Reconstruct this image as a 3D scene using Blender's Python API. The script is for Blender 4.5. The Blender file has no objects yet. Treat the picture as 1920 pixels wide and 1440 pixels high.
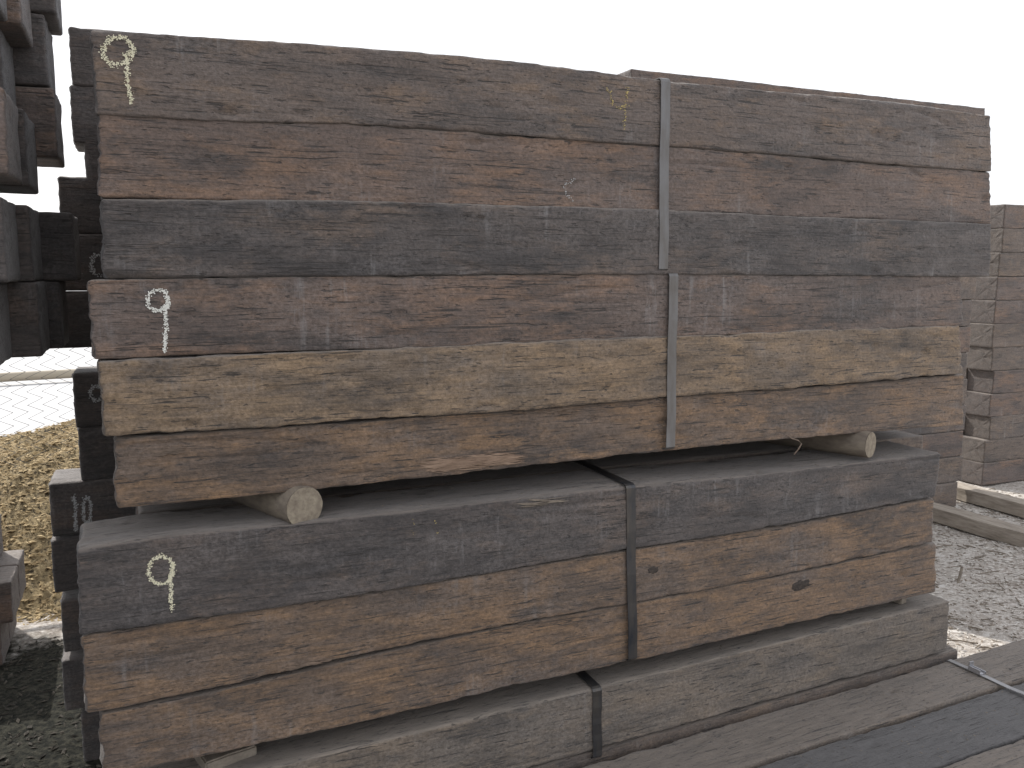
import bpy, bmesh, math, random
import numpy as np
from mathutils import Vector, noise, Euler
from mathutils.bvhtree import BVHTree
random.seed(7)
C = bpy.context.scene.collection
CZ = 1.62
A_ = math.radians(23.7); P_ = math.radians(7.3)
SA, CA, SP, CP = math.sin(A_), math.cos(A_), math.sin(P_), math.cos(P_)
F_ = 1600.0

# ---------- camera ----------
cd = bpy.data.cameras.new('camera'); cam = bpy.data.objects.new('camera', cd); C.objects.link(cam)
cam.location = (0, 0, CZ); cam.rotation_euler = (math.pi/2 - P_, 0, -A_)
cd.sensor_width = 36; cd.lens = 36*F_/1920; cd.clip_start = .05; cd.clip_end = 2000
bpy.context.scene.camera = cam

def ray(u, v):
    a = u-960; b = 720-v
    f = F_*CP + b*SP; up = b*CP - F_*SP
    return a*CA+f*SA, -a*SA+f*CA, up
def onY(u, v, Y):
    x, y, z = ray(u, v); s = Y/y
    return Vector((x*s, Y, z*s+CZ))
def onZ(u, v, Z):
    x, y, z = ray(u, v); s = (Z-CZ)/z
    return Vector((x*s, y*s, Z))

# ---------- materials ----------
class NT:
    def __init__(s, name):
        s.m = bpy.data.materials.new(name); s.m.use_nodes = True
        s.t = s.m.node_tree; s.b = s.t.nodes['Principled BSDF']
    def n(s, t, **k):
        o = s.t.nodes.new(t)
        for a, b in k.items(): setattr(o, a, b)
        return o
    def l(s, a, b): s.t.links.new(a, b)
    def setin(s, o, i, v):
        if isinstance(v, bpy.types.NodeSocket): s.l(v, o.inputs[i])
        else: o.inputs[i].default_value = v
    def math(s, op, a, b=0.0, clamp=False):
        o = s.n('ShaderNodeMath', operation=op); o.use_clamp = clamp
        s.setin(o, 0, a); s.setin(o, 1, b); return o.outputs[0]
    def mapr(s, v, a, b, c=0., d=1.):
        o = s.n('ShaderNodeMapRange'); o.clamp = True
        for i, q in enumerate((v, a, b, c, d)): s.setin(o, i, q)
        return o.outputs[0]
    def noise(s, vec, sc, detail=4, rough=.55, dist=0.):
        mp = s.n('ShaderNodeMapping'); s.l(vec, mp.inputs['Vector']); mp.inputs['Scale'].default_value = sc
        o = s.n('ShaderNodeTexNoise'); s.l(mp.outputs[0], o.inputs['Vector'])
        o.inputs['Scale'].default_value = 1; o.inputs['Detail'].default_value = detail
        o.inputs['Roughness'].default_value = rough; o.inputs['Distortion'].default_value = dist
        return o.outputs['Fac']
    def mix(s, f, a, b, mode='MIX'):
        o = s.n('ShaderNodeMix', data_type='RGBA', blend_type=mode)
        s.setin(o, 0, f)
        for i, v in ((6, a), (7, b)):
            if isinstance(v, tuple): v = (*v, 1) if len(v) == 3 else v
            s.setin(o, i, v)
        return o.outputs[2]
    def grey(s, v):
        gc = s.n('ShaderNodeCombineColor')
        for i in range(3): s.l(v, gc.inputs[i])
        return gc.outputs[0]
    def coords(s):
        tc = s.n('ShaderNodeTexCoord'); oi = s.n('ShaderNodeObjectInfo')
        cx = s.n('ShaderNodeCombineXYZ')
        for i, k in enumerate((37., 91., 53.)):
            s.l(s.math('MULTIPLY', oi.outputs['Random'], k), cx.inputs[i])
        va = s.n('ShaderNodeVectorMath', operation='ADD'); s.l(tc.outputs['Object'], va.inputs[0]); s.l(cx.outputs[0], va.inputs[1])
        return tc, va.outputs[0]
    def bump(s, h, strength, dist):
        o = s.n('ShaderNodeBump'); o.inputs['Strength'].default_value = strength; o.inputs['Distance'].default_value = dist
        s.l(h, o.inputs['Height']); s.l(o.outputs[0], s.b.inputs['Normal'])

def tie_mat(name, dark, mid, warm, warm_amt=.5, dark_amt=.5, scuff=.5, dust=(.175, .146, .122), rough=.68):
    s = NT(name); tc, V = s.coords()
    n1 = s.noise(V, (2.2, 8, 8), 8, .78, .15)
    n1b = s.noise(V, (3.4, 9, 9), 7, .74, .15)
    n2 = s.noise(V, (11, 60, 60), 6, .70)
    n3 = s.noise(V, (8, 210, 210), 3, .6)
    n4 = s.noise(V, (.8, 26, 26), 3, .5, .06)
    n5b = s.noise(V, (8, 170, 170), 3, .5)
    n5 = s.noise(V, (36, 150, 150), 2, .5)
    n6 = s.noise(V, (30, 12, 2.6), 5, .7)
    n6m = s.noise(V, (3.6, 6, 6), 4, .6)
    n7 = s.noise(V, (105, 130, 130), 3, .75)
    col = s.mix(s.mapr(n1, .5-.22*dark_amt-.06, .5-.22*dark_amt+.12), dark, mid)
    col = s.mix(s.math('MULTIPLY', s.mapr(n1b, .60-.24*warm_amt, .74-.24*warm_amt), s.mapr(n2, .28, .58, .25, 1.)), col, warm)
    col = s.mix(s.math('MULTIPLY', s.mapr(n2, .40, .58, 1, 0), .35), col, s.mix(1., col, (.62, .59, .58), 'MULTIPLY'))
    col = s.mix(1., col, s.grey(s.mapr(n3, .25, .75, .78, 1.22)), 'MULTIPLY')
    col = s.mix(1., col, s.grey(s.mapr(n7, .28, .72, .62, 1.42)), 'MULTIPLY')
    col = s.mix(s.math('MULTIPLY', s.mapr(n6m, .42, .66), s.mapr(n7, .4, .7, .03, .28)), col, (.245, .228, .225))
    sc = s.math('MULTIPLY', s.mapr(n6, .56, .74), s.mapr(n6m, .48, .62))
    col = s.mix(s.math('MULTIPLY', sc, scuff), col, (.30, .29, .29))
    sx = s.n('ShaderNodeSeparateXYZ'); ge = s.n('ShaderNodeNewGeometry'); s.l(ge.outputs['Normal'], sx.inputs[0])
    du = s.math('MULTIPLY', s.mapr(sx.outputs[2], .3, .9), s.mapr(n1b, .3, .6, .5, .94))
    col = s.mix(du, col, s.mix(1., dust, s.grey(s.mapr(n2, .3, .7, .7, 1.2)), 'MULTIPLY'))
    sn = s.n('ShaderNodeSeparateXYZ'); s.l(tc.outputs['Normal'], sn.inputs[0])
    en = s.mapr(s.math('ABSOLUTE', sn.outputs[0]), .6, .85)
    ne = s.noise(V, (25, 25, 60), 4, .7, .6)
    col = s.mix(en, col, s.mix(s.mapr(ne, .35, .7), dark, s.mix(.6, dark, mid)))
    ck = s.mapr(s.math('ABSOLUTE', s.math('SUBTRACT', n4, .5)), .001, .0058, 1, 0)
    ck = s.math('MULTIPLY', ck, s.mapr(n6m, .56, .46))
    hl = s.math('MULTIPLY', s.mapr(n5b, .635, .67), s.mapr(n1b, .38, .5, .4, 1.))
    blk = s.math('MAXIMUM', ck, s.math('MAXIMUM', hl, s.math('MULTIPLY', s.mapr(n5, .65, .70), .75)))
    col = s.mix(s.math('MULTIPLY', blk, .9), col, (.024, .019, .017))
    s.l(col, s.b.inputs['Base Color'])
    s.l(s.mapr(n2, .3, .7, rough-.12, rough+.15), s.b.inputs['Roughness'])
    s.b.inputs['Specular IOR Level'].default_value = .5
    s.b.inputs['Sheen Weight'].default_value = .18; s.b.inputs['Sheen Roughness'].default_value = .6
    h = s.math('ADD', s.math('MULTIPLY', n3, .35), s.math('MULTIPLY', n2, .75))
    h = s.math('ADD', h, s.math('MULTIPLY', n7, .6))
    h = s.math('SUBTRACT', h, s.math('MULTIPLY', blk, .7))
    s.bump(h, .75, .005)
    return s.m

M = {}
M['brown'] = tie_mat('tie_brown', (.055, .046, .043), (.128, .098, .082), (.186, .126, .084), .40, .35, .6)
M['brown2'] = tie_mat('tie_red_brown', (.056, .045, .041), (.132, .096, .079), (.194, .121, .080), .5, .35, .65)
M['dark'] = tie_mat('tie_dark', (.044, .038, .037), (.092, .076, .069), (.134, .098, .076), .35, .15, .65)
M['warm'] = tie_mat('tie_warm', (.066, .050, .039), (.160, .117, .080), (.240, .165, .098), .75, .38, .35)
M['orange'] = tie_mat('tie_orange', (.052, .040, .034), (.138, .096, .068), (.222, .136, .074), .7, .3, .35)
M['grey'] = tie_mat('tie_grey', (.070, .059, .050), (.150, .124, .100), (.195, .150, .108), .5, .45, .4, dust=(.225, .190, .155))
M['flat'] = tie_mat('tie_flat', (.074, .061, .049), (.148, .118, .092), (.195, .145, .102), .5, .5, .4, dust=(.165, .136, .110))
M['slate'] = tie_mat('tie_slate', (.040, .038, .038), (.080, .074, .072), (.112, .096, .084), .3, .1, .5, dust=(.088, .083, .081))
M['far'] = tie_mat('tie_far', (.066, .053, .046), (.135, .102, .080), (.19, .133, .092), .5, .4, .5)
M['shade'] = tie_mat('tie_shade', (.036, .032, .032), (.070, .058, .053), (.10, .072, .058), .35, .25, .4, dust=(.12, .10, .09))  # darker tie wood, shade on left and rear stacks put into the colour

def simple(name, col, col2, sc, rough=.8, metal=0., bump=.3, bd=.003, spec=.5):
    s = NT(name); tc, V = s.coords()
    n = s.noise(V, sc, 6, .65)
    s.l(s.mix(s.mapr(n, .32, .68), col, col2), s.b.inputs['Base Color'])
    s.b.inputs['Roughness'].default_value = rough; s.b.inputs['Metallic'].default_value = metal
    s.b.inputs['Specular IOR Level'].default_value = spec
    s.bump(n, bump, bd); return s.m
M['strap'] = simple('strap_steel', (.19, .19, .195), (.12, .11, .10), (30, 30, 6), .48, .5, .3, .001)
M['strap_pale'] = simple('strap_pale_steel', (.42, .42, .43), (.25, .24, .23), (30, 6, 30), .42, .6, .3, .001)
M['strap_dark'] = simple('strap_dark_steel', (.04, .045, .055), (.10, .09, .08), (30, 30, 6), .36, .5, .3, .001)
M['clip'] = simple('clip_steel', (.6, .6, .62), (.4, .4, .42), (60, 60, 60), .35, .8, .2, .001)
M['log'] = simple('log_side', (.25, .21, .16), (.13, .105, .085), (40, 5, 40), .85, 0, .9, .005)
M['log_end'] = simple('log_end', (.33, .285, .215), (.19, .155, .12), (60, 60, 60), .9, 0, .9, .005)
M['board'] = simple('board_pale', (.30, .26, .21), (.19, .16, .13), (60, 6, 60), .85, 0, .8, .004)
M['timber'] = simple('timber_grey', (.42, .37, .31), (.23, .195, .16), (50, 8, 50), .85, 0, .9, .007)
M['chalk'] = simple('chalk_cream', (.84, .80, .62), (.62, .58, .40), (150, 150, 150), .9, 0, .2, .001)
M['chalk_white'] = simple('chalk_white', (.84, .84, .79), (.66, .66, .60), (150, 150, 150), .9, 0, .2, .001)
M['chalk_yellow'] = simple('chalk_yellow', (.62, .50, .18), (.42, .33, .14), (150, 150, 150), .9, 0, .2, .001)
M['chalk_dim'] = simple('chalk_dim', (.50, .51, .51), (.34, .34, .34), (150, 150, 150), .9, 0, .2, .001)
M['splinter'] = simple('splinter_wood', (.38, .27, .195), (.22, .15, .105), (20, 90, 90), .8, 0, .5, .002)
M['splinter_dim'] = simple('splinter_dim', (.24, .175, .13), (.13, .10, .078), (20, 90, 90), .8, 0, .5, .002)
M['chip'] = simple('chip_wood', (.30, .255, .205), (.14, .115, .09), (15, 15, 15), .9, 0, .5, .002)
M['chip_dark'] = simple('chip_dark', (.07, .06, .045), (.02, .018, .014), (15, 15, 15), .9, 0, .5, .002)
M['chip_grey'] = simple('chip_grey', (.74, .71, .66), (.42, .385, .34), (9, 9, 9), .9, 0, .5, .002)
M['mulchchip'] = simple('mulch_chip', (.58, .45, .25), (.24, .17, .085), (9, 9, 9), .9, 0, .5, .002)
M['wire'] = simple('wire', (.10, .11, .12), (.06, .065, .07), (20, 20, 20), .7, 0, .1, .001, .2)
M['pipe'] = simple('pipe_tan', (.38, .33, .25), (.30, .26, .2), (2, 20, 20), .7, 0, .2, .002)
M['yard'] = simple('yard_pale', (.52, .52, .52), (.44, .44, .44), (.6, .6, .6), .9, 0, .3, .01)

def ground_mat():
    s = NT('ground'); tc = s.n('ShaderNodeTexCoord'); V = tc.outputs['Object']
    a = s.noise(V, (1.3, 1.3, 1.3), 8, .7); b = s.noise(V, (45, 45, 45), 5, .75); c = s.noise(V, (9, 9, 9), 5, .7)
    col = s.mix(s.mapr(a, .35, .65), (.36, .315, .275), (.54, .50, .45))
    col = s.mix(s.mapr(b, .5, .62), col, (.66, .63, .59))
    col = s.mix(s.mapr(b, .44, .34), col, (.15, .12, .10))
    col = s.mix(s.mapr(c, .56, .66), col, (.66, .63, .59))
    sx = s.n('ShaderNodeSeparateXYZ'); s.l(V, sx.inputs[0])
    shade_mask = s.math('MULTIPLY', s.mapr(sx.outputs[0], .5, .0), s.mapr(s.math('ADD', sx.outputs[1], s.math('MULTIPLY', c, .8)), 4.75, 4.5))
    col = s.mix(shade_mask, col, s.mix(s.mapr(b, .42, .62), (.008, .009, .007), (.045, .043, .032)))  # dark soil at left, with cast shade painted into its colour
    s.l(col, s.b.inputs['Base Color']); s.b.inputs['Roughness'].default_value = .95; s.b.inputs['Specular IOR Level'].default_value = .2
    h = s.math('ADD', b, c); s.bump(h, .8, .015); return s.m
def mulch_mat():
    s = NT('mulch'); tc = s.n('ShaderNodeTexCoord'); V = tc.outputs['Object']
    b = s.noise(V, (42, 42, 42), 5, .75); c = s.noise(V, (9, 9, 9), 5, .7)
    col = s.mix(s.mapr(c, .35, .62), (.24, .18, .095), (.48, .375, .21))
    col = s.mix(s.mapr(b, .49, .39), col, (.045, .034, .02))
    s.l(col, s.b.inputs['Base Color']); s.b.inputs['Roughness'].default_value = .95
    s.bump(s.math('ADD', b, c), 1., .03); return s.m

# ---------- object helpers ----------
def tag(o, label=None, cat=None, group=None, kind=None):
    if label: o['label'] = label
    if cat: o['category'] = cat
    if group: o['group'] = group
    if kind: o['kind'] = kind
    return o
def mk(name, vs, fs, mat, parent=None, smooth=True, org=None, recalc=True):
    me = bpy.data.meshes.new(name)
    org = Vector(org) if org is not None else Vector((0, 0, 0))
    me.from_pydata([tuple(Vector(v)-org) for v in vs], [], fs)
    if recalc:
        bm = bmesh.new(); bm.from_mesh(me); bmesh.ops.recalc_face_normals(bm, faces=bm.faces); bm.to_mesh(me); bm.free()
    for p in me.polygons: p.use_smooth = smooth
    me.materials.append(mat)
    o = bpy.data.objects.new(name, me); C.objects.link(o); o.location = org
    if parent is not None:
        o.parent = parent; o.location = org - parent.location
    return o

def side(n):
    r = []
    for i in range(n):
        t = i/n; r.append(.55*t+.45*(.5-.5*math.cos(math.pi*t)))
    return r
def tie_verts(zt, zb, xl, xr, Y, D, seed, NX=260, segs=(32, 18, 6, 10), rough=1., rmin=.004, rag=.004):
    ps = []
    for s in side(segs[0]): ps.append((0, s))
    for s in side(segs[1]): ps.append((s, 1))
    for s in side(segs[2]): ps.append((1, 1-s))
    for s in side(segs[3]): ps.append((1-s, 0))
    NP = len(ps); so = seed*13.37; N = noise.noise
    vs = []
    L = xr(.5)-xl(.5)
    ts = [(0, .006), (.002/L, .0025), (.006/L, .0)] + [(.012/L + (1-.024/L)*i/(NX-7), 0) for i in range(NX-6)] + [(1-.006/L, .0), (1-.002/L, .0025), (1, .006)]
    for t, ins in ts:
        xm = xl(.5)+L*t
        H = zt(xm)-zb(xm); z0 = zb(xm)
        rc = [rmin+.010*max(0, N(Vector((xm*2.2, k*7.1+so, 3.3))))+.020*max(0, N(Vector((xm*11, k*5.1+so, 1.3)))-.15)+.010*max(0, N(Vector((xm*38, k*3.1+so, 2.3)))) for k in range(4)]
        for (a, b) in ps:
            y = a*D; z = b*H
            k = (1 if b > .5 else 0)+(2 if a > .5 else 0)
            r = rc[k]
            cy = min(max(y, r), D-r); cz = min(max(z, r), H-r)
            dy, dz = y-cy, z-cz; l = math.hypot(dy, dz) or 1e-6
            ny, nz = dy/l, dz/l
            y = cy+ny*r; z = cz+nz*r
            x = xl(b)+(xr(b)-xl(b))*t
            d = .0034*N(Vector((x*1.3+so, y*6, z*6)))+(.0012+.0022*(rough-1)*2)*N(Vector((x*12+so, y*34, z*34+9)))+.0011*N(Vector((x*40, y*90+so, z*90)))
            c = N(Vector((x*.7+so*2, y*15+so, z*15))); mk_ = N(Vector((x*2.2-so, y*8, z*8+so)))
            g = max(0, 1-abs(c)/.028)*min(1, max(0, mk_-.15)*8)
            if not (.06 < b < .94) and a == 0: g *= .3
            d = d*rough - .006*g
            d -= .024*rough*max(0, N(Vector((x*13+so, y*28, z*28)))-.52)
            d -= ins
            e = max(0, 1-min(t, 1-t)*L/.012)
            if e > 0: x += e*(rag*N(Vector((so, y*22, z*22)))+rag*.6*N(Vector((so, y*70, z*70))))
            vs.append((x, Y+y+ny*d, z0+z+nz*d))
    NS = len(ts); fs = []
    for i in range(NS-1):
        for j in range(NP):
            a = i*NP+j; b = i*NP+(j+1) % NP
            fs.append((a, b, b+NP, a+NP))
    for end in (0, NS-1):
        base = [Vector(vs[end*NP+j]) for j in range(NP)]
        c = sum(base, Vector())/NP
        prev = [end*NP+j for j in range(NP)]
        for k in (.88, .7, .5, .3, .12):
            cur = []
            for j in range(NP):
                q = c.lerp(base[j], k)
                rr = N(Vector((so+end, q.y*30, q.z*30)))*.004+N(Vector((so+end, q.y*90, q.z*90)))*.003
                q.x += rr; vs.append(tuple(q)); cur.append(len(vs)-1)
            for j in range(NP): fs.append((prev[j], prev[(j+1) % NP], cur[(j+1) % NP], cur[j]))
            prev = cur
        fs.append(tuple(prev))
    return vs, fs

ALL = {}; SL = {}
def interp(pts):
    xs = [p[0] for p in pts]; zs = [p[1] for p in pts]
    X = np.linspace(xs[0], xs[-1], 120); Z = np.interp(X, xs, zs)
    k = 9; Zp = np.pad(Z, k//2, mode='edge'); Z = np.convolve(Zp, np.ones(k)/k, 'valid')
    return lambda x: float(np.interp(x, X, Z))
def pixel_tie(key, top, bot, Y, D, mat, seed, label, group, **kw):
    T = [onY(u, v, Y) for u, v in top]; B = [onY(u, v, Y) for u, v in bot]
    zt0 = interp([(p.x, p.z) for p in T]); zb0 = interp([(p.x, p.z) for p in B])
    zt = lambda x: zt0(x)+.0025; zb = lambda x: zb0(x)-.0025
    xl = lambda b: B[0].x+(T[0].x-B[0].x)*b; xr = lambda b: B[-1].x+(T[-1].x-B[-1].x)*b
    vs, fs = tie_verts(zt, zb, xl, xr, Y, D, seed, rag=.009, **kw)
    o = mk('railway_tie', vs, fs, mat, org=((xl(.5)+xr(.5))/2, Y+D/2, zb((xl(.5)+xr(.5))/2)))
    tag(o, label, 'railway tie', group); ALL[key] = o
    SL[key] = (zt(xl(.5))-.178, zt(xr(.5))-.178, xr(.5)-xl(.5))
    return o
def box_tie(key, x0, x1, z0l, z0r, H, Y, D, mat, seed, label, group, **kw):
    zb = lambda x: CZ+z0l+(z0r-z0l)*(x-x0)/(x1-x0)
    vs, fs = tie_verts(lambda x: zb(x)+H, zb, lambda b: x0, lambda b: x1, Y, D, seed, **kw)
    o = mk('railway_tie', vs, fs, mat, org=((x0+x1)/2, Y+D/2, zb((x0+x1)/2)))
    tag(o, label, 'railway tie', group); ALL[key] = o
    SL[key] = (CZ+z0l+H-.180, CZ+z0r+H-.180, x1-x0)
    return o

G1 = 'railway ties on the front face of the main pile'
ties = [
 ('1', [(168,57),(400,72),(600,84),(820,101),(1050,125),(1240,150),(1450,172),(1700,195),(1858,218)],
       [(178,213),(400,226),(650,230),(850,244),(1100,263),(1240,272),(1500,291),(1700,309),(1860,321)], 2.05, 'brown',
       'topmost front tie of the main pile, with chalk 9 and faint yellow 4'),
 ('2', [(182,215),(400,227),(620,231),(850,246),(1100,265),(1300,279),(1600,304),(1856,324)],
       [(188,369),(500,376),(800,384),(1100,391),(1240,394),(1500,406),(1860,419)], 2.055, 'brown2',
       'brown front tie without chalk number, directly under the topmost one'),
 ('3', [(190,374),(520,376),(860,382),(1100,389),(1240,395),(1500,407),(1860,421)],
       [(195,521),(600,517),(1100,514),(1300,513),(1600,516),(1858,518)], 2.045, 'dark',
       'dark grey front tie just above the tie with the white chalk 9'),
 ('4', [(167,527),(600,519),(1000,516),(1240,515),(1500,517),(1804,519)],
       [(173,673),(500,659),(800,650),(1100,637),(1240,631),(1500,623),(1806,609)], 2.05, 'brown2',
       'brown front tie at mid height with a white chalk 9 at its left end'),
 ('5', [(185,679),(500,665),(800,652),(1100,639),(1300,630),(1550,619),(1800,611)],
       [(197,818),(500,802),(650,787),(800,780),(1000,766),(1250,744),(1500,726),(1808,700)], 2.045, 'warm',
       'tan roughened front tie directly under the one with the white chalk 9'),
 ('6', [(218,823),(500,805),(700,790),(1000,769),(1250,747),(1500,729),(1810,703)],
       [(217,952),(450,930),(640,912),(850,890),(1050,866),(1250,845),(1450,825),(1600,812),(1808,796)], 2.06, 'orange',
       'front tie with torn pale patch on its lower edge, resting on the round logs'),
 ('A', [(143,1035),(250,1014),(500,990),(700,968),(900,945),(1160,915),(1400,894),(1766,850)],
       [(150,1191),(400,1155),(700,1110),(1000,1060),(1170,1031),(1400,995),(1755,930)], 2.03, 'dark',
       'blackish front tie with a cream chalk 9, directly below the round logs'),
 ('B', [(155,1193),(400,1158),(700,1113),(1000,1063),(1200,1030),(1500,982),(1752,935)],
       [(160,1339),(400,1291),(600,1243),(800,1201),(1000,1161),(1190,1129),(1500,1071),(1750,1015)], 2.04, 'orange',
       'orange-brown front tie directly under the blackish tie with the cream chalk 9'),
 ('C', [(185,1343),(450,1289),(700,1229),(1000,1165),(1200,1131),(1500,1074),(1755,1018)],
       [(190,1458),(450,1403),(700,1348),(950,1288),(1190,1238),(1450,1177),(1755,1109)], 2.05, 'orange',
       'brown front tie with a dark oval knot, just above the dusty grey tie'),
]
for i, (k, t, b, Y, m, lab) in enumerate(ties):
    pixel_tie(k, t, b, Y, .228, M[m], i+2, lab, G1, rough=1.4 if k == '5' else (1.25 if k == '6' else 1.05))
box_tie('D', -.08, 2.61, -1.412, -1.346, .190, 2.05, .228, M['grey'], 31,
        'dusty grey tie at the foot of the pile, black strap bent over its edge', G1)
G2 = 'railway ties lying in front of the main pile'
fl = [('F1', 1.835, .20, 'flat', 'dusty brown tie lying flat against the foot of the main pile'),
      ('F2', 1.60, .222, 'slate', 'slate-grey tie lying flat, second out from the foot of the pile'),
      ('F3', 1.385, .205, 'flat', 'brown-grey tie lying flat at the bottom right corner of the photo'),
      ('F4', 1.155, .22, 'slate', 'outermost flat tie, nearest to the viewer')]
for i, (k, Y, D, m, lab) in enumerate(fl):
    box_tie(k, .55+.05*i, 3.4+.04*i, -1.605, -1.525, .175-.004*(i % 2), Y, D, M[m], 41+i, lab, G2, segs=(14, 26, 6, 6))

protos = []
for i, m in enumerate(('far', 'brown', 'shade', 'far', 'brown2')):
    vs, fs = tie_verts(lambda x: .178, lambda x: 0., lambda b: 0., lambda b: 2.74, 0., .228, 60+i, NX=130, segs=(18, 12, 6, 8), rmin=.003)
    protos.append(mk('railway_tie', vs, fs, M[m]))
used = [False]*5
cnt = [0]
def tie_copy(x, y, z, label, group, pi=None, ry=0.):
    if pi is None: pi = (0, 1, 3, 4)[cnt[0] % 4]; cnt[0] += 1
    if not used[pi]: o = protos[pi]; used[pi] = True
    else:
        o = protos[pi].copy(); C.objects.link(o)
    o.location = (x, y, z); o.rotation_euler = (0, ry, 0)
    for k in ('label', 'category', 'group'):
        if k in o: del o[k]
    return tag(o, label, 'railway tie', group)
GI = 'ties hidden inside the main pile'
for k in '123456ABCD':
    zl, zr, LL = SL[k]
    for c in range(3):
        tie_copy(-.03+random.uniform(-.02, .03), 2.295+.236*c, zl-.003, 'tie inside the main pile, behind its front row', GI, ry=-math.atan((zr-zl)/LL))
for c in range(4):
    tie_copy(-.05, 2.06+.236*c, CZ-1.600, 'tie at ground level under the main pile', 'ties at ground level under the main pile', ry=-.024)
KY = 3.05
Kr = [(135,60,160,'topmost tie poking out left behind the top left corner of the main pile'),
      (137,163,268,'second tie down poking out left, level with the stem of the topmost chalk 9'),
      (162,272,343,'barely visible tie end behind the left end of the second front tie'),
      (115,343,438,'dark tie behind the pile, just above the one with the upper chalk 1'),
      (60,441,545,'dark shaded tie with chalk 1 and 0, poking out farthest left'),
      (62,548,655,'dark unmarked tie directly under the farthest-left tie with chalk 1 and 0'),
      (142,703,803,'dark tie with a partly hidden chalk 9, poking out left behind the pile'),
      (152,806,903,'dark unmarked tie poking out left, just above the lower chalk 10'),
      (98,906,1008,'dark shaded tie marked chalk 10, left of the blackish front tie'),
      (102,1011,1113,'dark tie poking out left directly under the one with the lower chalk 10'),
      (120,1118,1225,'dark tie low at left behind the pile, third up from the ground'),
      (122,1229,1335,'dark tie low at left behind the pile, second up from the ground'),
      (158,1340,1438,'lowest dark tie behind the pile at left, touching the ground')]
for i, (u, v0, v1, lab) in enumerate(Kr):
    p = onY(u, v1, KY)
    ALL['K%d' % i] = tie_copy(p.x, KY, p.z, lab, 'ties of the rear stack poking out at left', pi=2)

LG = 'ties of the high stack at the left edge'
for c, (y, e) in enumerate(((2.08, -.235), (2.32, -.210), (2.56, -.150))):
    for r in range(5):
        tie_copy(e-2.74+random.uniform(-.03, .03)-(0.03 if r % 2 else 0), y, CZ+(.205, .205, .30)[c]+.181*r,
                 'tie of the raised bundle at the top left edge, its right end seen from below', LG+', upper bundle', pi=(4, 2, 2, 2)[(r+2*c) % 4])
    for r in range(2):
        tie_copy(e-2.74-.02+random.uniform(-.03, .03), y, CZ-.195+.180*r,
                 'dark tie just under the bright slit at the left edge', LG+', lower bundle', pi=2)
def boxm(vs, fs, c, d, rz=0.):
    k = len(vs); c = Vector(c)
    for sx in (-1, 1):
        for sy in (-1, 1):
            for sz in (-1, 1):
                q = Vector((sx*d[0]/2, sy*d[1]/2, sz*d[2]/2)); q.rotate(Euler((0, 0, rz))); vs.append(c+q)
    fs += [tuple(k+i for i in f) for f in ((0,1,3,2),(4,6,7,5),(0,4,5,1),(2,3,7,6),(0,2,6,4),(1,5,7,3))]
def board(c, d, rz, label, mat='board', name='spacer_block', group=None, amp=.002, cuts=3):
    vs = []; fs = []; boxm(vs, fs, c, d, rz)
    me = mk(name, vs, fs, M[mat], smooth=False, org=c)
    bm = bmesh.new(); bm.from_mesh(me.data); bmesh.ops.bevel(bm, geom=bm.edges[:], offset=.004, segments=2, affect='EDGES')
    bmesh.ops.subdivide_edges(bm, edges=bm.edges[:], cuts=cuts, use_grid_fill=True)
    for v in bm.verts:
        v.co += Vector((noise.noise(v.co*20), noise.noise(v.co*20+Vector((5,5,5))), noise.noise(v.co*20+Vector((9,1,5)))))*amp
    bm.to_mesh(me.data); bm.free()
    return tag(me, label, 'board', group)
for c in range(2):
    board((-1.56-.9*c, 2.43, CZ+.185), (.08, .75, .036), 0, 'thin spacer board between the left stack bundles', group='spacer boards of the left stack')
for c in range(3):
    for r in range(8):
        tie_copy(-1.3-2.74, 2.08+.24*c, -.01+.178*r, 'lower tie carrying the left stack, beyond the left edge', 'lower ties carrying the left stack')
for r in range(3):
    for c in range(2):
        tie_copy(-.555-2.74+(-.03, .02, -.06)[r], 3.95+.24*c, .0+.18*r, 'brown tie end of the low stack at the far left edge, beside the mulch', 'ties of the low stack beside the mulch', pi=4)
for r in range(15):
    z = .0+.1815*r
    lab = 'top tie of the stack behind, rising over the right part of the main pile' if r == 14 else \
          'tie of the tall stack behind, only its right end showing'
    tie_copy(2.50+random.uniform(-.03, .03), 4.1, z, lab, None if r == 14 else 'ties of the tall stack behind the right end', pi=(0, 3, 4, 1)[r % 4])
    tie_copy(2.50+random.uniform(-.04, .04), 4.34, z-.003, 'second-row tie of the tall stack behind the main pile', 'second-row ties of the tall stack behind', pi=(3, 0, 1, 4)[r % 4])
for r in range(12):
    z = .0+.1785*r
    for c in range(3):
        tie_copy(5.94+random.uniform(-.03, .03), 4.44+.232*c, z, 'tie of the stack at the far right edge, seen by its left end', 'ties of the far right stack', pi=(4, 3, 0, 4)[(r+c) % 4])

# ---------- surface lookup ----------
BV = {}
def bvh(o):
    if o.data.name not in BV:
        me = o.data; BV[me.name] = BVHTree.FromPolygons([v.co for v in me.vertices], [tuple(p.vertices) for p in me.polygons])
    return BV[o.data.name]
def fronty(o, x, z):
    h = bvh(o).ray_cast(Vector((x, -3, z)) - Vector((o.location.x, 0, o.location.z)), Vector((0, 1, 0)))
    return (h[0].y+o.location.y) if h[0] is not None else None
def topz(o, x, y):
    h = bvh(o).ray_cast(Vector((x-o.location.x, y-o.location.y, 3)), Vector((0, 0, -1)))
    return (h[0].z+o.location.z) if h[0] is not None else None

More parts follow.
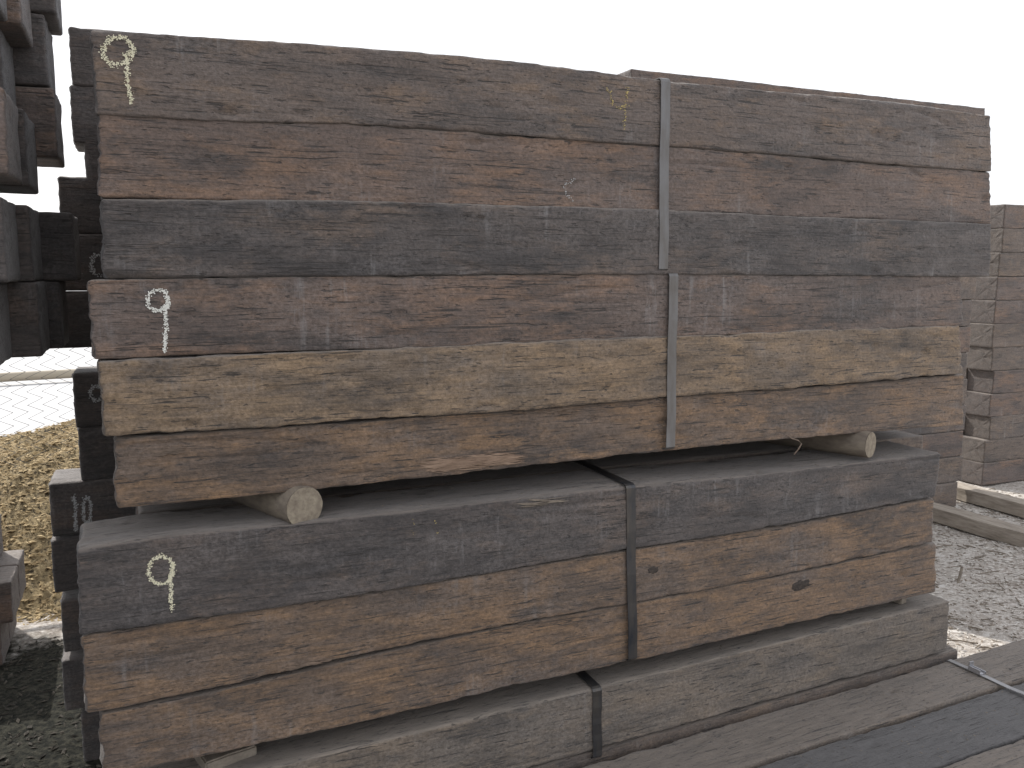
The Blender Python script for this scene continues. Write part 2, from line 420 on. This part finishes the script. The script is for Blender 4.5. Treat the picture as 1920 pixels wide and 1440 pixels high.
def chalk(key, strokes, mat, Y, name='chalk_number', w=.0042, keep=.95, dens=6, cr=1.):
    o = ALL[key]; vs = []; fs = []
    for st in strokes:
        P = [onY(u, v, Y) for u, v in st]
        for a, b in zip(P, P[1:]):
            n = max(2, int((b-a).length/.0022))
            for i in range(n):
                c = a.lerp(b, i/n)
                dl = noise.noise(Vector((c.x*80, c.z*80, 2)))*.9
                for _ in range(dens):
                    x = c.x+random.gauss(0, w*.6); z = c.z+random.gauss(0, w*.6)
                    if random.random() > keep+dl*.5+.8*noise.noise(Vector((x*160, z*330, 5))): continue
                    y = fronty(o, x, z)
                    if y is None or y > Y+.03: continue
                    k0 = len(vs); r = random.uniform(.0008, .0020)*cr; ph = random.random()*6
                    for q in range(5):
                        an = ph+q*1.2566; rr = r*random.uniform(.6, 1.3)
                        vs.append((x+rr*math.cos(an), y-.0016-random.random()*.0006, z+rr*math.sin(an)))
                    fs.append(tuple(range(k0, k0+5)))
    if vs: mk(name, vs, fs, mat, parent=o, smooth=False, org=vs[0], recalc=False)
def circ(cu, cv, ru, rv, a0=0, a1=360, n=26, j=.5):
    return [(cu+ru*math.cos(math.radians(a0+(a1-a0)*i/n))+random.uniform(-j, j), cv-rv*math.sin(math.radians(a0+(a1-a0)*i/n))*(1+.05*math.sin(i*.5))+random.uniform(-j, j)) for i in range(n+1)]
chalk('1', [circ(221, 96, 28, 25, 20, 395), [(252,96),(236,104),(239,125),(238,150),(243,172),(247,197)]], M['chalk'], 2.05, keep=.85, dens=6, w=.0046)
chalk('1', [[(1137,163),(1145,178),(1150,198),(1160,203),(1178,196)], [(1178,165),(1174,185),(1172,205),(1171,225),(1170,242)]], M['chalk_yellow'], 2.05, keep=.45, w=.0045, dens=3, cr=.9)
chalk('4', [circ(296, 563, 20, 19, 10, 380), [(316,565),(309,582),(312,605),(310,630),(308,660)], [(302,582),(318,570)]], M['chalk_white'], 2.05, keep=.88, dens=6, w=.0040)
chalk('A', [circ(302, 1069, 24, 25, 30, 392), [(325,1058),(318,1080),(321,1105),(320,1125),(324,1146)]], M['chalk'], 2.03, keep=.92, w=.0040)
chalk('A', [[(775,975),(772,990),(775,1002)], [(815,976),(822,990),(816,1004)]], M['chalk_yellow'], 2.03, keep=.2, w=.003, dens=3, cr=.7)
chalk('2', [[(1078,336),(1064,342),(1058,355),(1062,368),(1074,378)]], M['chalk_dim'], 2.055, name='scrape_mark', keep=.4, w=.004, dens=3, cr=.9)
chalk('K4', [[(128,466),(136,482),(143,496),(147,515)], circ(184, 497, 13, 19, 60, 300, 14)], M['chalk_dim'], KY, keep=.7, w=.006, dens=5, cr=1.3)
chalk('K6', [circ(180, 738, 10, 14, 60, 330, 14)], M['chalk_dim'], KY, keep=.7, w=.005, dens=5, cr=1.3)
chalk('K8', [[(138,930),(143,950),(141,972),(143,995)], circ(163, 957, 7, 24, 0, 360, 16)], M['chalk_dim'], KY, keep=.75, w=.005, dens=5, cr=1.3)

def knot_mat():
    s = NT('knot'); tc = s.n('ShaderNodeTexCoord'); V = tc.outputs['Object']
    n = s.noise(V, (90, 90, 180), 4, .7)
    s.l(s.mix(s.mapr(n, .35, .65), (.022, .018, .016), (.075, .057, .046)), s.b.inputs['Base Color'])
    s.b.inputs['Roughness'].default_value = .7; s.bump(n, .8, .004); return s.m
M['knot'] = knot_mat()
def knot(key, u, v, ru, rv, Y):
    o = ALL[key]; c = onY(u, v, Y); e1 = (onY(u+ru, v, Y)-c).length; e2 = (onY(u, v+rv, Y)-c).length
    vs = []; fs = []; n = 30
    for k in range(5):
        for j in range(n):
            a = 2*math.pi*j/n; q = (k+.05)/4*(1+(.45*noise.noise(Vector((math.cos(a)*2+u, math.sin(a)*2, k*.2)))))
            x = c.x+e1*q*math.cos(a); z = c.z+e2*q*math.sin(a); y = fronty(o, x, z) or Y
            vs.append((x, y-.0008+(.0016 if k == 4 else 0), z))
    for k in range(4):
        for j in range(n): fs.append((k*n+j, k*n+(j+1) % n, (k+1)*n+(j+1) % n, (k+1)*n+j))
    mk('knot', vs, fs, M['knot'], parent=o, org=vs[0])
knot('C', 1502, 1097, 19, 11, 2.05); knot('3', 902, 406, 9, 4, 2.045); knot('B', 1225, 1068, 10, 8, 2.04)
knot('2', 390, 292, 7, 4, 2.055)

# ---------- straps ----------
def strap(name, path, mat, label, w=.030, t=.0022):
    P = [Vector(p) for p in path]; n = len(P); cen = sum(P, Vector())/n
    vs = []; fs = []
    for i, p in enumerate(P):
        d = (P[(i+1) % n]-P[i-1]); d.x = 0; nn = Vector((0, -d.z, d.y)).normalized()
        if nn.dot(p-cen) < 0: nn = -nn
        for sx, so in ((-1, 0), (1, 0), (1, 1), (-1, 1)):
            vs.append(p+Vector((sx*w/2, 0, 0))+nn*so*t)
    for i in range(n):
        a = i*4; b = ((i+1) % n)*4
        for j in range(4): fs.append((a+j, a+(j+1) % 4, b+(j+1) % 4, b+j))
    o = mk(name, vs, fs, mat, smooth=False, org=P[0])
    return tag(o, label, 'steel strap', 'steel straps around the tie bundles')
def bundle_strap(keys, xt, xb, ztop, zbot, mat, label, yb=3.0):
    ys = []
    for i in range(40):
        f = i/39; x = xb+(xt-xb)*f; z = zbot+.01+(ztop-zbot-.02)*f
        for k in keys:
            for dx in (-.013, 0, .013):
                y = fronty(ALL[k], x+dx, z)
                if y: ys.append((f, y))
    y0 = min(y for f, y in ys if f < .5)-.0015; y1 = min(y for f, y in ys if f >= .5)-.0015
    zt = max([topz(ALL[keys[0]], xt+dx, y1+.02+.01*j) or 0 for dx in (-.013, 0, .013) for j in range(18)])+.001
    zt = max(zt, ztop-.01)
    path = []
    for i in range(13):
        f = i/12; path.append((xb+(xt-xb)*f+.0012*math.sin(f*9), y0+(y1-y0)*f+.0008*math.sin(f*23), zbot+.006+(zt-.009-zbot-.006)*f))
    path += [(xt, y1+.002, zt-.003), (xt, y1+.008, zt), (xt+.002, y1+.25, zt+.0035), (xt, y1+.5, zt+.003), (xt, yb-.008, zt+.002), (xt, yb, zt-.008), (xb, yb, zbot+.006), (xb, yb-.006, zbot), (xb, y0+.006, zbot)]
    return strap('steel_strap', path, mat, label)
def xz(u, v, Y=2.04): p = onY(u, v, Y); return p.x, p.z
x1, z1 = xz(1250, 152); x2, z2 = xz(1244, 508)
bundle_strap(['1', '2', '3'], x1, x2, z1, z2, M['strap'], 'grey steel strap down the top three front ties', )
x1, z1 = xz(1263, 520); x2, z2 = xz(1257, 842)
bundle_strap(['4', '5', '6'], x1, x2, z1, z2, M['strap'], 'grey steel strap down the middle three ties, ending above the gap')
x1, z1 = xz(1178, 913); x2, z2 = xz(1185, 1237)
bundle_strap(['A', 'B', 'C'], x1, x2, z1, z2, M['strap_dark'], 'dark steel strap bent over the blackish tie and down the lower bundle')
x1, z1 = xz(1121, 1318); x2, z2 = xz(1122, 1424)
bundle_strap(['D'], x1, x2, z1, z2, M['strap_dark'], 'black steel strap bent over the dusty grey tie at the bottom')
zt = max(topz(ALL['F1'], 2.6, 1.9), topz(ALL['F1'], 2.6, 1.98), topz(ALL['F2'], 2.61, 1.7))+.002
pa = [(2.60, 2.03, zt), (2.60, 1.95, zt+.002), (2.605, 1.8, zt), (2.61, 1.72, zt+.003), (2.63, 1.5, zt), (2.64, 1.3, zt+.002), (2.65, 1.16, zt), (2.65, 1.148, zt-.01), (2.65, 1.146, .06), (2.65, 1.16, .04), (2.60, 2.0, .04), (2.60, 2.035, .06), (2.60, 2.037, zt-.01)]
so = strap('steel_strap', pa, M['strap_pale'], 'thin steel strap with a silver clip across the flat ties', w=.020)
cy_ = onZ(1828, 1262, zt).y; cx_ = 2.604
vs = []; fs = []
boxm(vs, fs, (cx_, cy_, zt+.006), (.028, .05, .004)); boxm(vs, fs, (cx_-.012, cy_, zt+.012), (.004, .045, .014)); boxm(vs, fs, (cx_+.012, cy_, zt+.009), (.004, .05, .008))
boxm(vs, fs, (cx_, cy_+.022, zt+.018), (.020, .004, .026))
mk('strap_clip', vs, fs, M['clip'], parent=so, smooth=False, org=(cx_, cy_, zt))

# ---------- logs and boards ----------
def log(p0, d, L, r, label, seed):
    d = Vector(d).normalized(); sd = Vector((d.y, -d.x, 0)); up = Vector((0, 0, 1))
    vs = []; fs = []; n = 44; NS = 40
    for i in range(NS):
        for j in range(n):
            a = 2*math.pi*j/n
            rr = r*(1+.03*noise.noise(Vector((math.cos(a)*1.2+seed, math.sin(a)*1.2, i*.15)))+.025*noise.noise(Vector((math.cos(a)*6+seed, math.sin(a)*6, i*.3))))
            if i == 0: rr *= .96
            vs.append(Vector(p0)+d*(L*(i-1)/(NS-1) if i > 1 else (.005 if i else 0))+sd*rr*math.cos(a)+up*rr*math.sin(a))
    for i in range(NS-1):
        for j in range(n):
            a = i*n+j; b = i*n+(j+1) % n; fs.append((a, b, b+n, a+n))
    fs.append(tuple(range((NS-1)*n, NS*n)))
    root = mk('round_log', vs, fs, M['log'], org=p0)
    ev = []; ef = []
    rings = (1.0, .85, .7, .55, .4, .25, .12); m = len(rings)
    for k, q in enumerate(rings):
        for j in range(n):
            p = Vector(p0)+(vs[j]-Vector(p0))*q
            p -= d*(.0012+(.0022*noise.noise(p*90) if k else 0)); ev.append(p)
    for k in range(m-1):
        for j in range(n):
            a = k*n+j; b = k*n+(j+1) % n; ef.append((a, b, b+n, a+n))
    ef.append(tuple(range((m-1)*n, m*n)))
    mk('log_end', ev, ef, M['log_end'], parent=root, org=p0)
    return tag(root, label, 'log', 'round spacer logs between the bundles')
log((onY(571, 951, 2.045).x, 2.045, onY(571, 951, 2.045).z), (-.34, .94, 0), .95, .051, 'weathered round log end in the gap at left, larger of two', 1)
log((onY(1632, 834, 2.04).x, 2.04, onY(1632, 834, 2.04).z), (-.36, .93, 0), .9, .044, 'smaller-looking round log end in the gap at right', 5)
board((.06, 2.51, CZ-1.208), (.13, .82, .04), .25, 'pale sawn spacer board at the bottom left under the lowest bundle')
zD = topz(ALL['D'], 2.38, 2.15)
board((onZ(1680, 1128, zD).x-.02, 2.50, zD+.020), (.034, .80, .040), .05, 'small pale spacer block on the right end of the dusty grey tie')
board((4.83, 3.72, .045), (.15, 1.5, .09), .03, 'nearer greyish timber on the ground under the right rear stacks', 'timber', 'ground_timber', amp=.008, cuts=9)
board((5.45, 3.78, .045), (.14, 1.4, .09), -.03, 'farther greyish timber on the ground at the right edge', 'timber', 'ground_timber', amp=.008, cuts=9)

def slivers(key, pts, Y, n, L, mat, name='torn_splinters', spread=.006):
    o = ALL[key]; vs = []; fs = []
    P = [onY(u, v, Y) for u, v in pts]
    for _ in range(n):
        k = random.randrange(len(P)-1); c = P[k].lerp(P[k+1], random.random())
        x = c.x; z = c.z+random.gauss(0, spread); l = L*random.uniform(.3, 1)/2; hw = random.uniform(.0007, .0020)
        sl = random.gauss(-.03, .08)
        y = fronty(o, x, z)
        if y is None or y > Y+.02: continue
        y -= .001; b = len(vs); dy = random.uniform(0, .008)
        vs += [(x-l, y+.001, z-l*sl), (x, y-.003, z+hw), (x, y-.003, z-hw), (x+l, y-dy, z+l*sl), (x, y+.003, z)]
        fs += [(b, b+1, b+2), (b+1, b+3, b+2), (b, b+4, b+1), (b, b+2, b+4), (b+3, b+1, b+4), (b+3, b+4, b+2)]
    if vs: mk(name, vs, fs, mat, parent=o, smooth=False, org=vs[0])
slivers('6', [(810,874),(880,866),(965,857)], 2.06, 280, .11, M['splinter'], spread=.0075)
slivers('6', [(1010,772),(1070,768)], 2.06, 25, .05, M['splinter_dim'], spread=.006)
slivers('6', [(290,850),(340,843)], 2.06, 40, .05, M['splinter_dim'], spread=.004)
slivers('A', [(980,945),(1050,937)], 2.03, 26, .10, M['chip'], spread=.005)
slivers('B', [(540,1253),(620,1236)], 2.04, 40, .06, M['splinter_dim'], spread=.003)
def tube(vs, fs, pts, r, n=5):
    P = [Vector(p) for p in pts]; b0 = len(vs)
    for i, p in enumerate(P):
        d = (P[min(i+1, len(P)-1)]-P[max(i-1, 0)]).normalized()
        s1 = d.orthogonal().normalized(); s2 = d.cross(s1)
        for j in range(n):
            a = 2*math.pi*j/n; vs.append(p+(s1*math.cos(a)+s2*math.sin(a))*r)
    for i in range(len(P)-1):
        for j in range(n):
            a = b0+i*n+j; b = b0+i*n+(j+1) % n; fs.append((a, b, b+n, a+n))
vs = []; fs = []
tube(vs, fs, [onY(1474, 815, 2.04), onY(1484, 822, 2.03), onY(1497, 826, 2.02), onY(1503, 832, 2.02), onY(1497, 842, 2.02), onY(1489, 852, 2.03)], .0022)
tag(mk('wood_splinter', vs, fs, M['splinter_dim'], org=vs[0]), 'curled wood splinter hanging from the front tie near the right log', 'splinter')

# ---------- setting ----------
def lines(lo, hi, fine0, fine1, step):
    r = list(np.arange(fine0, fine1+1e-6, step)); s = step; x = fine0
    while x > lo: s *= 1.35; x -= s; r.insert(0, max(x, lo))
    s = step; x = fine1
    while x < hi: s *= 1.35; x += s; r.append(min(x, hi))
    return r
def gz(x, y):
    if -6 < x < 10 and -2 < y < 12:
        k = min(1, max(0, (x-1)/2.3)); k2 = min(1, max(0, (3.6-y)/1.0)); k3 = min(1, max(0, (8-x)/3))
        return .065*k*k*(3-2*k)*k2*k3+.014*noise.noise(Vector((x*1.4, y*1.4, 0)))+.008*noise.noise(Vector((x*8, y*8, 4)))-.012
    return -.012
def sheet(name, X, Yl, f, mat):
    vs = [(x, y, f(x, y)) for y in Yl for x in X]; n = len(X)
    fs = [(j*n+i, j*n+i+1, (j+1)*n+i+1, (j+1)*n+i) for j in range(len(Yl)-1) for i in range(n-1)]
    return mk(name, vs, fs, mat, recalc=False)
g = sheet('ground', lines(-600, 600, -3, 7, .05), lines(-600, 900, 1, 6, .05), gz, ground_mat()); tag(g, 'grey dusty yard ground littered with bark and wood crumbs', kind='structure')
def mz(x, y):
    e = min(1, max(0, (y-4.30+.25*noise.noise(Vector((x*1.5, 0, 3))))/1.4)); e = e*e*(3-2*e)
    e2 = min(1, max(0, (8.3-y)/1.2)); ex = min(1, max(0, (1.9-x)/.8))*min(1, max(0, (x+6)/.8))
    h = (.50+.16*min(1, max(-1, x+.75)))*e*e2*ex
    k = min(1, h*12)
    return -.03+h+k*(.06*noise.noise(Vector((x*3, y*3, 0)))+.03*noise.noise(Vector((x*10, y*10, 4)))+.030*noise.noise(Vector((x*34, y*34, 8))))
mu = sheet('mulch_heap', list(np.arange(-6, 2, .03)), list(np.arange(4.2, 8.4, .03)), mz, mulch_mat()); tag(mu, 'sunlit yellow-brown mulch heaped against the fence at left', 'mulch', kind='stuff')
yd = sheet('gravel_yard', [-80, -6, 0, 80], [9.5, 20, 60, 160], lambda x, y: .004, M['yard']); tag(yd, 'pale bright gravel yard beyond the fence', kind='structure')

def chips(name, n, fpos, size, mat, label, cat):
    vs = []; fs = []
    for _ in range(n):
        c = fpos(); s = size*random.uniform(.35, 1.2); a = random.random()*6.3
        ex = Vector((math.cos(a), math.sin(a), random.uniform(-.2, .2)))*s; ey = Vector((-math.sin(a), math.cos(a), random.uniform(-.5, .5)))*s*random.uniform(.12, .45)
        k = len(vs); c = Vector(c)
        vs += [c-ex, c+ey, c+ex, c-ey, c+Vector((0, 0, s*.25))]
        fs += [(k, k+1, k+4), (k+1, k+2, k+4), (k+2, k+3, k+4), (k+3, k, k+4), (k+3, k+2, k+1, k)]
    o = mk(name, vs, fs, mat, smooth=False); tag(o, label, cat, kind='stuff')
def pr():
    x = random.uniform(2.65, 6); y = random.uniform(1.9, 4.4); return x, y, gz(x, y)+.002
chips('wood_chips', 4500, pr, .016, M['chip'], 'bark and wood chips strewn over the ground at right', 'wood chips')
def pr2():
    x = random.uniform(2.65, 6); y = random.uniform(1.9, 4.4); return x, y, gz(x, y)+.004
chips('pale_chips', 9000, pr2, .014, M['chip_grey'], 'pale grey chips and grit strewn over the ground at right', 'chips')
def long_chips(n):
    vs = []; fs = []
    for _ in range(n):
        c = Vector(pr2()); a = random.random()*6.3; l = random.uniform(.02, .07)
        e = Vector((math.cos(a), math.sin(a), random.uniform(-.1, .15)))*l
        tube(vs, fs, [c-e, c+Vector((0, 0, .003)), c+e], random.uniform(.0015, .004), 4)
    tag(mk('long_splinters', vs, fs, M['chip'], smooth=False), 'long splinters strewn over the ground at right', 'splinters', kind='stuff')
long_chips(420)
def pl():
    x = random.uniform(-1.8, .2); y = random.uniform(4.4, 7); return x, y, mz(x, y)+.006
chips('mulch_chips', 14000, pl, .024, M['mulchchip'], 'loose chips on the sunlit mulch heap', 'mulch chips')
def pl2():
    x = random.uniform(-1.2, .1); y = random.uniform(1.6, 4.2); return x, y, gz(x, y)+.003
chips('dark_litter', 2500, pl2, .018, M['chip_dark'], 'dark litter on the shaded ground at left', 'litter')  # litter colour darkened like the soil, to paint in the shade
tops = [ALL[k] for k in ('F1', 'F2', 'F3', 'D', 'A')]
def pt():
    while True:
        o = random.choice(tops); y0 = o.location.y
        x = random.uniform(.2, 3.2); y = y0+random.uniform(-.1, .1); z = topz(o, x, y)
        if z: return x, y, z+.001
chips('tie_crumbs', 1300, pt, .005, M['chip'], 'wood crumbs scattered on the upper faces of the low ties', 'crumbs')
p = onZ(1795, 1095, .03)
vs = []; fs = []; tube(vs, fs, [p, p+Vector((.015, .0, .04)), p+Vector((.028, 0, .09))], .007, 4)
tag(mk('wood_splinter', vs, fs, M['board'], org=p), 'pale splinter standing on the ground to the right of the lower bundle', 'splinter')

# chain link fence
FY = 5.75
fe = bpy.data.objects.new('chain_link_fence', None); C.objects.link(fe); fe.location = (-1.5, FY, 0)
tag(fe, 'grey chain-link fence rising out of the mulch at left', 'fence')
vs = []; fs = []; p_ = .08; n = int(6/p_)
for i in range(n):
    x0 = -4.5+i*p_
    pts = [(x0+(p_/2 if j % 2 else -p_/2)*1.02, FY+(.002 if j % 2 else -.002), .05+j*p_/2) for j in range(int(1.45/(p_/2)))]
    tube(vs, fs, pts, .0032, 3)
mk('wire_mesh', vs, fs, M['wire'], parent=fe, org=(-1.5, FY, 0))
vs = []; fs = []; tube(vs, fs, [(-4.6, FY, 1.50), (1.6, FY, 1.50)], .02, 10); mk('top_rail', vs, fs, M['wire'], parent=fe, org=(-1.5, FY, 0))
for x in (-4.5, -1.6, 1.4):
    vs = []; fs = []; tube(vs, fs, [(x, FY+.03, 0), (x, FY+.03, 1.55)], .028, 12); mk('fence_post', vs, fs, M['wire'], parent=fe, org=(x, FY, 0))
vs = []; fs = []; tube(vs, fs, [(-9, 13.4, .12), (4, 15.2, .13)], .07, 14)
tag(mk('long_pipe', vs, fs, M['pipe'], org=(-2, 14, 0)), 'long tan pipe lying on the pale yard beyond the fence', 'pipe')

# ---------- light ----------
sv = Vector((-.38, .80, .86)).normalized()
el = math.asin(sv.z); az = math.atan2(sv.x, sv.y)
sl = bpy.data.lights.new('sun', 'SUN'); sl.energy = 4.4; sl.angle = math.radians(.5); sl.color = (1, .96, .9)
so_ = bpy.data.objects.new('sun', sl); C.objects.link(so_); so_.rotation_euler = sv.to_track_quat('Z', 'Y').to_euler()
w = bpy.data.worlds.new('World'); bpy.context.scene.world = w; w.use_nodes = True
nt = w.node_tree; bg = nt.nodes['Background']
sk = nt.nodes.new('ShaderNodeTexSky'); sk.sky_type = 'NISHITA'; sk.sun_disc = False; sk.sun_elevation = el; sk.sun_rotation = az
sk.dust_density = 4; sk.air_density = 1.2
mx = nt.nodes.new('ShaderNodeMix'); mx.data_type = 'RGBA'; mx.inputs[0].default_value = .8
mx.inputs[7].default_value = (9.0, 9.1, 9.5, 1)
nt.links.new(sk.outputs[0], mx.inputs[6]); nt.links.new(mx.outputs[2], bg.inputs[0]); bg.inputs[1].default_value = .148
vs_ = bpy.context.scene.view_settings; vs_.view_transform = 'Standard'; vs_.look = 'None'; vs_.exposure = 0
